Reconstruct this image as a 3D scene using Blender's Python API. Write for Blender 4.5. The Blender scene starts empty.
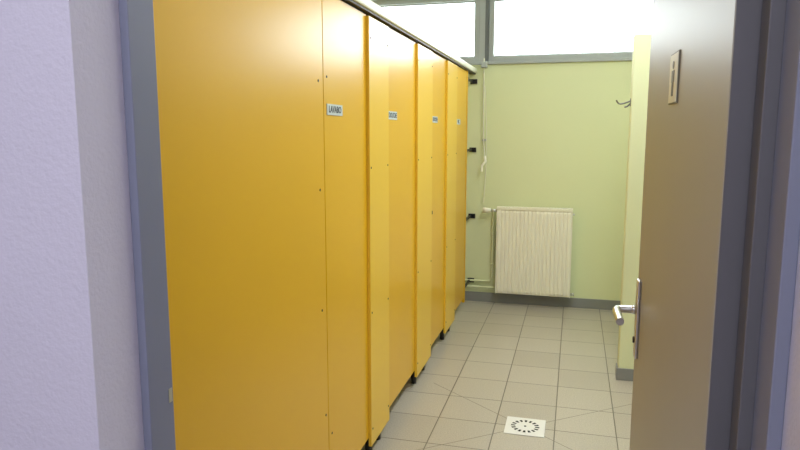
import bpy, bmesh, math
from mathutils import Vector, Matrix
scene=bpy.context.scene
scene.view_settings.view_transform='Standard'
scene.view_settings.look='None'

def lin(c):
    c=c/255.0
    return c/12.92 if c<=0.04045 else ((c+0.055)/1.055)**2.4
def S(r,g,b): return (lin(r),lin(g),lin(b),1)

def mat(name,col,rough=0.5,metal=0.0,bump=0.0,bscale=50,var=0.0,vscale=3,spec=0.5,bdist=0.01,detail=4):
    m=bpy.data.materials.new(name); m.use_nodes=True
    nt=m.node_tree; b=nt.nodes['Principled BSDF']
    b.inputs['Base Color'].default_value=col
    b.inputs['Roughness'].default_value=rough
    b.inputs['Metallic'].default_value=metal
    b.inputs['Specular IOR Level'].default_value=spec
    tc=nt.nodes.new('ShaderNodeTexCoord')
    if var>0:
        n=nt.nodes.new('ShaderNodeTexNoise'); n.inputs['Scale'].default_value=vscale; n.inputs['Detail'].default_value=5
        nt.links.new(tc.outputs['Object'],n.inputs['Vector'])
        r=nt.nodes.new('ShaderNodeMix'); r.data_type='RGBA'
        d=tuple(max(0,c*(1-var)) for c in col[:3])+(1,); e=tuple(min(1,c*(1+var)) for c in col[:3])+(1,)
        r.inputs[6].default_value=d; r.inputs[7].default_value=e
        nt.links.new(n.outputs['Fac'],r.inputs[0]); nt.links.new(r.outputs[2],b.inputs['Base Color'])
    if bump>0:
        n=nt.nodes.new('ShaderNodeTexNoise'); n.inputs['Scale'].default_value=bscale; n.inputs['Detail'].default_value=detail
        nt.links.new(tc.outputs['Object'],n.inputs['Vector'])
        bp=nt.nodes.new('ShaderNodeBump'); bp.inputs['Strength'].default_value=bump; bp.inputs['Distance'].default_value=bdist
        nt.links.new(n.outputs['Fac'],bp.inputs['Height']); nt.links.new(bp.outputs['Normal'],b.inputs['Normal'])
    return m

M={}
M['lav']=mat('paint_lavender_roughcast',S(206,202,217),0.75,bump=0.42,bscale=140,bdist=0.003,var=0.04,vscale=4)
M['green']=mat('paint_pale_green',S(222,228,184),0.55,bump=0.25,bscale=90,bdist=0.003,var=0.03,vscale=2)
M['yellow']=mat('laminate_yellow',S(226,174,28),0.3,var=0.05,vscale=1.5,bump=0.05,bscale=300,bdist=0.001)
M['yellow2']=mat('laminate_yellow_light',S(234,190,60),0.32,var=0.03,vscale=2)
M['frame']=mat('painted_steel_bluegrey',S(124,128,148),0.45,var=0.03,vscale=6)
M['door']=mat('door_laminate_greige',S(166,163,157),0.42,var=0.04,vscale=3)
M['dooredge_shade']=mat('door_edge_shaded_grey',S(94,93,98),0.5,var=0.03)  # hinge-side shade painted into the grey of leaf edge and rebate
M['ceil']=mat('ceiling_white',S(240,240,238),0.8,bump=0.1,bscale=60)
M['white']=mat('enamel_cream',S(247,244,226),0.35)
M['rail']=mat('rail_cream',S(226,224,208),0.35,metal=0.0)
M['base']=mat('baseboard_grey_tile',S(136,138,136),0.4,var=0.06,vscale=8)
M['alu']=mat('window_aluminium',S(175,179,179),0.4,metal=0.1)
M['winint']=mat('window_frame_grey',S(168,173,173),0.45)
M['mull']=mat('window_mullion_grey',S(105,108,111),0.45)
M['steel']=mat('brushed_steel',S(210,210,210),0.28,metal=0.95)
M['black']=mat('black_plastic',S(22,22,24),0.4)
M['dark']=mat('dark_metal',S(50,48,46),0.5,metal=0.3)
M['hook']=mat('hook_metal',S(95,95,90),0.35,metal=0.6)
M['sign']=mat('sign_plate',S(195,205,210),0.4)
M['ink']=mat('sign_ink',S(30,40,60),0.5)
M['signcream']=mat('pictogram_plate',S(232,230,204),0.45)
M['signdark']=mat('pictogram_ink',S(104,100,84),0.5)
M['pipe']=mat('painted_pipe_green',S(224,230,188),0.4)
M['drain']=mat('drain_white_steel',S(225,225,222),0.3)
M['hole']=mat('drain_hole',S(15,15,15),0.8)
M['copper']=mat('lamp_housing',S(235,235,235),0.5)

def floor_mat():
    m=bpy.data.materials.new('floor_tiles'); m.use_nodes=True
    nt=m.node_tree; b=nt.nodes['Principled BSDF']; L=nt.links.new; N=nt.nodes.new
    tc=N('ShaderNodeTexCoord')
    mp=N('ShaderNodeMapping'); mp.inputs['Location'].default_value=(0.05,0.07,0)
    L(tc.outputs['Object'],mp.inputs['Vector'])
    br=N('ShaderNodeTexBrick'); br.offset=0; br.squash=1
    br.inputs['Scale'].default_value=1; br.inputs['Brick Width'].default_value=0.3; br.inputs['Row Height'].default_value=0.3
    br.inputs['Mortar Size'].default_value=0.003; br.inputs['Mortar Smooth'].default_value=0.1; br.inputs['Bias'].default_value=0
    br.inputs['Color1'].default_value=S(181,174,161); br.inputs['Color2'].default_value=S(172,165,152); br.inputs['Mortar'].default_value=S(108,102,92)
    L(mp.outputs['Vector'],br.inputs['Vector'])
    n=N('ShaderNodeTexNoise'); n.inputs['Scale'].default_value=160; n.inputs['Detail'].default_value=3
    L(tc.outputs['Object'],n.inputs['Vector'])
    mx=N('ShaderNodeMix'); mx.data_type='RGBA'; mx.blend_type='OVERLAY'; mx.inputs[0].default_value=0.4
    L(br.outputs['Color'],mx.inputs[6]); L(n.outputs['Fac'],mx.inputs[7])
    n2=N('ShaderNodeTexNoise'); n2.inputs['Scale'].default_value=2.2; n2.inputs['Detail'].default_value=4
    L(tc.outputs['Object'],n2.inputs['Vector'])
    sp=N('ShaderNodeSeparateXYZ'); L(tc.outputs['Object'],sp.inputs[0])
    def math_(op,a,bb=None):
        x=N('ShaderNodeMath'); x.operation=op
        for i,v in enumerate((a,bb)):
            if v is None: continue
            if isinstance(v,(int,float)): x.inputs[i].default_value=v
            else: L(v,x.inputs[i])
        return x.outputs[0]
    dx=math_('ABSOLUTE',math_('SUBTRACT',sp.outputs['X'],-0.20))
    dy=math_('ABSOLUTE',math_('MULTIPLY',math_('SUBTRACT',sp.outputs['Y'],3.23),1.25))
    dd=math_('LESS_THAN',math_('ABSOLUTE',math_('SUBTRACT',dx,dy)),0.0035)
    rg=math_('LESS_THAN',dx,0.58)
    k=math_('MULTIPLY',dd,rg)
    m2=N('ShaderNodeMix'); m2.data_type='RGBA'; m2.inputs[7].default_value=S(118,110,98)
    L(k,m2.inputs[0]); L(mx.outputs[2],m2.inputs[6])
    L(m2.outputs[2],b.inputs['Base Color'])
    rr=N('ShaderNodeMapRange'); rr.inputs[3].default_value=0.22; rr.inputs[4].default_value=0.42
    L(n2.outputs['Fac'],rr.inputs[0]); L(rr.outputs[0],b.inputs['Roughness'])
    bp=N('ShaderNodeBump'); bp.inputs['Strength'].default_value=0.4; bp.inputs['Distance'].default_value=0.002; bp.invert=True
    L(br.outputs['Fac'],bp.inputs['Height']); L(bp.outputs['Normal'],b.inputs['Normal'])
    return m
M['floor']=floor_mat()
gm=bpy.data.materials.new('window_glass'); gm.use_nodes=True
nt=gm.node_tree; nt.nodes.remove(nt.nodes['Principled BSDF'])
t=nt.nodes.new('ShaderNodeBsdfTransparent'); t.inputs[0].default_value=(.96,.98,.98,1)
g=nt.nodes.new('ShaderNodeBsdfGlossy'); g.inputs['Roughness'].default_value=0.05
mxx=nt.nodes.new('ShaderNodeMixShader'); mxx.inputs[0].default_value=0.06
nt.links.new(t.outputs[0],mxx.inputs[1]); nt.links.new(g.outputs[0],mxx.inputs[2])
nt.links.new(mxx.outputs[0],nt.nodes['Material Output'].inputs[0]); M['glass']=gm
em=bpy.data.materials.new('lamp_diffuser'); em.use_nodes=True
em.node_tree.nodes['Principled BSDF'].inputs['Emission Color'].default_value=(1,.97,.9,1)
em.node_tree.nodes['Principled BSDF'].inputs['Emission Strength'].default_value=1.0
M['em']=em

def link(o,parent=None):
    scene.collection.objects.link(o)
    if parent: o.parent=parent
    return o
def empty(name,loc=(0,0,0),parent=None):
    e=bpy.data.objects.new(name,None); e.empty_display_size=0.1; e.location=loc
    return link(e,parent)
def boxes(name,lst,m,parent=None,bevel=0.0,mats=None):
    bm=bmesh.new()
    for i,bx in enumerate(lst):
        x0,x1,y0,y1,z0,z1=bx[:6]
        v=[bm.verts.new(p) for p in [(x0,y0,z0),(x1,y0,z0),(x1,y1,z0),(x0,y1,z0),(x0,y0,z1),(x1,y0,z1),(x1,y1,z1),(x0,y1,z1)]]
        for f in [(0,3,2,1),(4,5,6,7),(0,1,5,4),(1,2,6,5),(2,3,7,6),(3,0,4,7)]:
            fc=bm.faces.new([v[j] for j in f])
            if len(bx)>6: fc.material_index=bx[6]
    me=bpy.data.meshes.new(name); bm.to_mesh(me); bm.free()
    o=bpy.data.objects.new(name,me)
    for q in (mats or [m]): me.materials.append(q)
    if bevel>0:
        md=o.modifiers.new('bevel','BEVEL'); md.width=bevel; md.segments=2; md.limit_method='ANGLE'
    return link(o,parent)
def cyl(name,p0,p1,r,m,parent=None,seg=20,r2=None):
    p0=Vector(p0);p1=Vector(p1);d=p1-p0
    bm=bmesh.new()
    bmesh.ops.create_cone(bm,cap_ends=True,segments=seg,radius1=r,radius2=r if r2 is None else r2,depth=d.length)
    q=d.to_track_quat('Z','Y').to_matrix().to_4x4()
    bmesh.ops.transform(bm,matrix=Matrix.Translation((p0+p1)/2)@q,verts=bm.verts)
    for f in bm.faces:
        if len(f.verts)==4: f.smooth=True
    me=bpy.data.meshes.new(name); bm.to_mesh(me); bm.free(); me.materials.append(m)
    return link(bpy.data.objects.new(name,me),parent)
def tube(name,pts,r,m,parent=None,bez=False):
    cu=bpy.data.curves.new(name,'CURVE'); cu.dimensions='3D'; cu.bevel_depth=r; cu.bevel_resolution=5; cu.use_fill_caps=True
    if bez:
        s=cu.splines.new('NURBS'); s.points.add(len(pts)-1); s.use_endpoint_u=True; s.order_u=3; s.resolution_u=8
    else:
        s=cu.splines.new('POLY'); s.points.add(len(pts)-1)
    for i,p in enumerate(pts): s.points[i].co=(*p,1)
    cu.materials.append(m)
    return link(bpy.data.objects.new(name,cu),parent)
def text(name,body,loc,size,m,parent=None,rot=(math.pi/2,0,math.pi/2)):
    cu=bpy.data.curves.new(name,'FONT'); cu.body=body; cu.size=size; cu.align_x='CENTER'; cu.align_y='CENTER'; cu.extrude=0.0004; cu.offset=0.0006
    cu.materials.append(m); o=bpy.data.objects.new(name,cu); o.location=loc; o.rotation_euler=rot
    return link(o,parent)

# ---------------- room shell ----------------
XW0,XW1=-2.3,1.6; YB=5.7; H=2.85
YF=0.79; YFb=0.96
boxes('floor',[(-2.5,1.8,-1.9,5.9,-0.1,0)],M['floor'])
boxes('ceiling',[(-2.5,1.8,-1.9,5.9,H,H+0.1)],M['ceil'])
boxes('wall_left',[(-2.5,XW0,YFb,5.9,0,H)],M['green'])
boxes('wall_right',[(XW1,1.8,YFb,5.9,0,H)],M['green'])
WZ0,WZ1=2.10,2.66
WX0,WX1=-2.15,1.0
boxes('wall_back',[(XW0,XW1,YB,5.9,0,WZ0),(XW0,XW1,YB,5.9,WZ1,H),(XW0,WX0,YB,5.9,WZ0,WZ1),(WX1,XW1,YB,5.9,WZ0,WZ1)],M['green'])
OX0,OX1=-0.69,0.272; OZ=2.12
boxes('wall_front',[(-2.5,OX0,YF,YFb,0,H),(OX1,1.8,YF,YFb,0,H),(OX0,OX1,YF,YFb,OZ,H)],M['lav'])
boxes('wall_corridor_left',[(-2.5,-2.3,-1.9,YF,0,H)],M['lav'])
boxes('wall_corridor_right',[(1.6,1.8,-1.9,YF,0,H)],M['lav'])
boxes('wall_corridor_back',[(-2.3,1.6,-1.9,-1.7,0,H)],M['lav'])
boxes('baseboard_back',[(XW0,XW1,YB-0.012,YB,0,0.085)],M['base'],bevel=0.002)
boxes('baseboard_right',[(XW1-0.012,XW1,1.0,YB-0.012,0,0.085)],M['base'],bevel=0.002)
PX=0.303
boxes('wall_partition',[(PX,XW1,4.04,4.13,0,2.06)],M['green'],bevel=0.006)
boxes('baseboard_partition',[(PX-0.01,XW1-0.012,4.03,4.04,0,0.075),(PX-0.01,PX,4.04,4.13,0,0.075)],M['base'],bevel=0.002)

# ---------------- windows ----------------
def window(name,x0,x1):
    e=empty(name)
    y0,y1=YB+0.0,YB+0.06
    f=0.045
    boxes('outer_frame',[(x0,x1,y0,y1,WZ0,WZ0+f),(x0,x1,y0,y1,WZ1-f,WZ1),(x0,x0+f,y0,y1,WZ0+f,WZ1-f),(x1-f,x1,y0,y1,WZ0+f,WZ1-f)],M['winint'],e,bevel=0.003)
    boxes('sash_bead',[(x0+f,x1-f,y0+.02,y1-.01,WZ0+f,WZ0+f+.012),(x0+f,x1-f,y0+.02,y1-.01,WZ1-f-.012,WZ1-f)],M['alu'],e)
    boxes('glass',[(x0+f,x1-f,y0+.035,y0+.04,WZ0+f,WZ1-f)],M['glass'],e)
window('window_1',WX0,-0.825)
window('window_2',-0.745,WX1)
boxes('trim_window_mullion',[(-0.825,-0.775,YB-0.004,YB+0.07,WZ0,WZ1,0),(-0.775,-0.745,YB-0.012,YB+0.07,WZ0,WZ1,1)],M['mull'],mats=[M['alu'],M['mull']])
boxes('trim_window_sill',[(WX0-.02,WX1+.02,YB-0.02,YB,WZ0-0.02,WZ0+0.005)],M['winint'],bevel=0.003)
boxes('trim_window_head',[(WX0-.02,WX1+.02,YB-0.015,YB,WZ1-0.005,WZ1+0.02)],M['winint'],bevel=0.003)

# ---------------- door frame + door ----------------
e=empty('door_frame')
FX0,FX1=-0.674,0.254
boxes('jamb_left',[(OX0,FX0,0.893,YFb,0,OZ),(OX0-.02,FX0-.006,YFb,YFb+.004,0,OZ)],M['frame'],e,bevel=0.002)
boxes('jamb_right',[(FX1,OX1,0.893,0.962,0,OZ)],M['frame'],e,bevel=0.002)
boxes('jamb_right_rebate',[(FX1-.018,OX1+.03,0.963,1.004,0,OZ)],M['dooredge_shade'],e,bevel=0.002)
boxes('head',[(FX0,FX1,0.893,YFb,OZ-0.02,OZ)],M['frame'],e,bevel=0.002)
boxes('strike_plate',[(FX0-.001,FX0+.0008,0.946,0.955,1.03,1.055)],M['steel'],e)

d=empty('door_1',(0.205,1.012,0))
d.rotation_euler=(0,0,math.radians(1.36))
LW=0.885
boxes('leaf',[(0,0.042,0,LW,0.012,2.07)],M['door'],d,bevel=0.002)
boxes('hinge_edge',[(0.001,0.041,-0.003,0.0,0.014,2.068)],M['dooredge_shade'],d)
for i,z in enumerate((0.3,1.05,1.85)):
    cyl('hinge_%d'%(i+1),(0.055,0.004,z-.05),(0.055,0.004,z+.05),0.007,M['steel'],d)
hy=LW-0.055
boxes('handle_plate',[(-0.009,0,hy-.02,hy+.02,0.885,1.105)],M['steel'],d,bevel=0.004)
cyl('handle_rose',(-0.009,hy,1.02),(-0.02,hy,1.02),0.012,M['steel'],d)
tube('handle_lever',[(-0.012,hy,1.02),(-0.045,hy,1.02),(-0.060,hy-.004,1.02),(-0.062,hy-.03,1.02),(-0.060,hy-.12,1.017)],0.0105,M['steel'],d,bez=True)
cyl('key_cylinder',(-0.009,hy,0.935),(-0.013,hy,0.935),0.009,M['dark'],d)
boxes('latch_plate',[(0.010,0.032,LW,LW+.002,0.90,1.10)],M['steel'],d)
boxes('latch_bolt',[(0.014,0.028,LW,LW+.012,1.01,1.03)],M['steel'],d)
boxes('inner_handle_plate',[(0.042,0.051,hy-.02,hy+.02,0.885,1.105)],M['steel'],d,bevel=0.004)
tube('inner_handle_lever',[(0.05,hy,1.02),(0.085,hy,1.02),(0.100,hy-.004,1.02),(0.102,hy-.03,1.02),(0.100,hy-.12,1.017)],0.0105,M['steel'],d,bez=True)
py=0.462;pz=1.612
boxes('pictogram_plate',[(-0.003,0,py-.050,py+.050,pz-.052,pz+.052)],M['signdark'],d)
boxes('pictogram_face',[(-0.004,-0.003,py-.047,py+.047,pz-.049,pz+.049)],M['signcream'],d)
boxes('pictogram_figure',[(-0.005,-0.004,py-.014,py+.014,pz-.008,pz+.016),(-0.005,-0.004,py-.010,py-.002,pz-.036,pz-.008),(-0.005,-0.004,py+.002,py+.010,pz-.036,pz-.008)],M['signdark'],d)
cyl('pictogram_head',(-0.004,py,pz+.027),(-0.005,py,pz+.027),0.008,M['signdark'],d)

# ---------------- cubicles ----------------
c=empty('toilet_cubicle_row')
XP=-0.866
PP=XP+0.010
def screw(y,z,x=XP):
    cyl('screw',(x-0.001,y,z),(x+0.0015,y,z),0.0048,M['dark'],c,seg=10)
ZT=2.0
boxes('fixed_panel',[(XP-.022,XP-.004,1.0,2.195,0.08,ZT)],M['yellow'],c,bevel=0.001)
pil=[(2.69,2.99),(3.58,3.97),(4.455,4.83)]
for a,b in pil:
    boxes('pilaster',[(XP-.004,PP,a,b,0.07,ZT-.012)],M['yellow2'],c,bevel=0.001)
    for z in (0.15,0.7,1.35,1.9):
        screw(a+.02,z,PP); screw(b-.02,z,PP)
    for yy in (a+.08,b-.08):
        cyl('foot',(XP-.03,yy,0.0),(XP-.03,yy,0.09),0.016,M['dark'],c)
boxes('end_post',[(XP-.022,XP-.0,5.345,5.38,0.07,ZT)],M['yellow'],c,bevel=0.001)
for y,z in ((1.42,0.45),(2.15,0.86),(2.15,1.30),(2.17,0.45),(2.15,1.68)):
    screw(y,z,XP-.004)
divs=[1.85,2.84,3.78,4.64]
for yy in divs:
    boxes('divider',[(XW0+.002,XP-.028,yy-.01,yy+.01,0.12,ZT-.01)],M['yellow'],c)
boxes('head_rail_shadow',[(XP-.035,XP+.014,1.0,YB-.002,ZT,ZT+.008)],M['dark'],c)  # thin dark strip, painted shadow line beneath the cream rail
boxes('head_rail_cap',[(XP-.035,XP+.024,1.0,YB-.002,ZT+.008,ZT+.05)],M['rail'],c,bevel=0.008)
for z in (1.94,1.355,0.772,0.190):
    boxes('wall_bracket',[(XP-.02,XP-.004,5.38,YB-.002,z-.010,z+.010),(XP-.03,XP+.03,YB-.012,YB-.001,z-.02,z+.02)],M['black'],c,bevel=0.002)

def cdoor(y0,y1,label,ly,lock=None):
    e=empty('cubicle_door',parent=c)
    boxes('door_panel',[(XP-.022,XP-.004,y0,y1,0.11,ZT-.006)],M['yellow'],e,bevel=0.001)
    if lock: cyl('door_lock',(XP-.004,lock,1.0),(XP+.004,lock,1.0),0.012,M['dark'],e)
    for z in (0.35,1.7):
        cyl('screw',(XP-.005,y0+.03,z),(XP-.0025,y0+.03,z),0.0048,M['dark'],e,seg=10)
    s=empty('door_sign',parent=e)
    boxes('plate',[(XP-.004,XP-.001,ly,ly+.16,1.565,1.605)],M['sign'],s)
    text('lettering',label,(XP-.0006,ly+.08,1.585),0.034,M['ink'],s)
cdoor(2.2,2.695,'LAVABO',2.225)
cdoor(2.99,3.585,'DOUCHE',3.02)
cdoor(3.97,4.46,'DOUCHE',4.02,4.01)
cdoor(4.83,5.343,'W.C.',4.88)

# ---------------- radiator ----------------
r=empty('radiator')
RX0,RX1,RZ0,RZ1=-0.635,0.0,0.10,0.87
RY0,RY1=5.585,5.665
def fluted(name,y,sgn):
    bm=bmesh.new(); n=19; w=(RX1-RX0-.02)/n; prof=[]
    for i in range(n):
        x=RX0+.01+i*w
        prof+=[(x,0),(x+w*.12,0.011),(x+w*.68,0.011),(x+w*.80,0)]
    prof.append((RX1-.01,0))
    lo=[];hi=[];lo2=[];hi2=[]
    for x,dpt in prof:
        lo2.append(bm.verts.new((x,y,RZ0+.012))); lo.append(bm.verts.new((x,y-sgn*dpt,RZ0+.035)))
        hi.append(bm.verts.new((x,y-sgn*dpt,RZ1-.045))); hi2.append(bm.verts.new((x,y,RZ1-.022)))
    for i in range(len(prof)-1):
        for A,B in ((lo2,lo),(lo,hi),(hi,hi2)):
            bm.faces.new((A[i],A[i+1],B[i+1],B[i]))
    me=bpy.data.meshes.new(name); bm.to_mesh(me); bm.free(); me.materials.append(M['white'])
    link(bpy.data.objects.new(name,me),r)
fluted('front_panel',RY0+.012,1); 
boxes('core',[(RX0+.004,RX1-.004,RY0+.0125,RY0+.03,RZ0+.01,RZ1-.02),(RX0+.004,RX1-.004,RY1-.018,RY1,RZ0+.01,RZ1-.02)],M['white'],r)
boxes('casing',[(RX0,RX0+.004,RY0+.006,RY1,RZ0+.005,RZ1),(RX1-.004,RX1,RY0+.006,RY1,RZ0+.005,RZ1),(RX0,RX1,RY0,RY0+.012,RZ1-.022,RZ1),(RX0,RX1,RY1-.012,RY1,RZ1-.022,RZ1)]+
      [(RX0+.01+i*.0257,RX0+.022+i*.0257,RY0+.012,RY1-.012,RZ1-.006,RZ1) for i in range(24)],M['white'],r,bevel=0.001)
for x in (RX0+.1,RX1-.1):
    boxes('wall_hanger',[(x-.015,x+.015,RY1,YB,0.2,0.8)],M['white'],r)
cyl('bleed_valve',(RX1,5.63,0.82),(RX1+.015,5.63,0.82),0.008,M['steel'],r)
cyl('return_valve',(RX1,5.63,0.13),(RX1+.035,5.63,0.13),0.013,M['steel'],r)
cyl('valve_body',(RX0-.055,5.63,0.835),(RX0,5.63,0.835),0.012,M['steel'],r)
cyl('thermostat_knob',(RX0-.125,5.63,0.835),(RX0-.055,5.63,0.835),0.024,M['white'],r,r2=0.020)
tube('supply_pipe',[(RX0-.04,5.63,0.835),(RX0-.04,5.655,0.80),(RX0-.04,5.67,0.76),(RX0-.04,5.67,0.24),(RX0-.06,5.67,0.20),(RX0-.1,5.67,0.195),(-0.95,5.67,0.195),(XW0+.01,5.67,0.195)],0.009,M['pipe'],r)
tube('return_pipe',[(XW0+.01,5.665,0.14),(-0.66,5.665,0.14),(-0.60,5.66,0.125)],0.009,M['pipe'],r)
for z in (0.35,0.62):
    cyl('pipe_clip',(RX0-.04,5.67,z-.008),(RX0-.04,5.67,z+.008),0.013,M['pipe'],r)

w=empty('window_opener_rod')
tube('rod',[(-0.775,5.66,2.13),(-0.775,5.66,1.9),(-0.768,5.655,1.45),(-0.755,5.65,1.28)],0.005,M['rail'],w)
boxes('gear',[(-0.80,-0.75,5.64,5.70,2.05,2.10)],M['alu'],w,bevel=0.004)
tube('crank',[(-0.755,5.65,1.30),(-0.745,5.635,1.26),(-0.775,5.625,1.22),(-0.775,5.625,1.17)],0.011,M['white'],w)
tube('cord',[(-0.765,5.66,1.9),(-0.74,5.66,1.5),(-0.745,5.66,1.1),(-0.76,5.66,0.9)],0.003,M['rail'],w,bez=True)
boxes('bracket',[(-0.78,-0.75,5.66,5.70,1.43,1.45)],M['alu'],w)

h=empty('coat_hook')
boxes('plate',[(PX-.003,PX,4.07,4.10,1.655,1.70)],M['hook'],h)
tube('prong_upper',[(PX-.002,4.085,1.685),(PX-.045,4.085,1.668),(PX-.072,4.085,1.672),(PX-.080,4.085,1.692)],0.0045,M['hook'],h,bez=True)
tube('prong_lower',[(PX-.002,4.085,1.672),(PX-.018,4.085,1.648),(PX-.034,4.085,1.652)],0.0045,M['hook'],h,bez=True)

f=empty('floor_drain')
DX,DY=-0.198,3.23
boxes('frame',[(DX-.1,DX+.1,DY-.1,DY+.1,0.0005,0.004)],M['drain'],f,bevel=0.001)
n=16
bm=bmesh.new()
for i in range(n):
    a=2*math.pi*i/n; 
    ring=[]
    for (rr,da) in ((0.05,-.1),(0.072,-.1),(0.072,.1),(0.05,.1)):
        ring.append(bm.verts.new((DX+rr*math.cos(a+da),DY+rr*math.sin(a+da),0.0045)))
    bm.faces.new(ring)
me=bpy.data.meshes.new('slots'); bm.to_mesh(me); bm.free(); me.materials.append(M['hole']); link(bpy.data.objects.new('slots',me),f)
cyl('centre_screw',(DX,DY,0.004),(DX,DY,0.006),0.006,M['dark'],f)

def lamp(name,x,y,lx,ly,power,col):
    e=empty(name)
    boxes('housing',[(x-lx/2-.02,x+lx/2+.02,y-ly/2-.02,y+ly/2+.02,H-.05,H-.001)],M['copper'],e,bevel=.004)
    boxes('diffuser',[(x-lx/2,x+lx/2,y-ly/2,y+ly/2,H-.056,H-.05)],M['em'],e)
    l=bpy.data.lights.new('tube_light','AREA'); l.shape='RECTANGLE'; l.size=lx; l.size_y=ly; l.energy=power; l.color=col
    o=bpy.data.objects.new('tube_light',l); o.location=(x,y,H-.06); link(o,e)
lamp('ceiling_lamp',0.25,3.6,0.3,1.6,34,(.93,.97,1))
lamp('fill_lamp',0.35,1.9,0.3,1.2,15,(.92,.96,1))  # extra unseen lamp, added to brighten the open door
lamp('ceiling_lamp.002',-0.3,-0.6,1.2,0.3,40,(.92,.93,1))

wd=bpy.data.worlds.new('World'); scene.world=wd; wd.use_nodes=True
bg=wd.node_tree.nodes['Background']; bg.inputs[0].default_value=(.90,.96,1,1); bg.inputs[1].default_value=12.0
for x0,x1 in ((WX0,-0.825),(-0.745,WX1)):
    l=bpy.data.lights.new('window_portal','AREA'); l.shape='RECTANGLE'; l.size=x1-x0; l.size_y=WZ1-WZ0
    l.cycles.is_portal=True
    o=bpy.data.objects.new('window_portal',l); o.location=((x0+x1)/2,YB+.1,(WZ0+WZ1)/2); o.rotation_euler=(-math.pi/2,0,0); link(o)

cd=bpy.data.cameras.new('camera'); cam=bpy.data.objects.new('camera',cd); link(cam)
cd.sensor_width=36; cd.lens=650/800*36; cd.clip_start=0.02
cam.location=(0,0,1.5)
cam.rotation_euler=(math.radians(90-8.05),0,math.radians(15.0))
scene.camera=cam
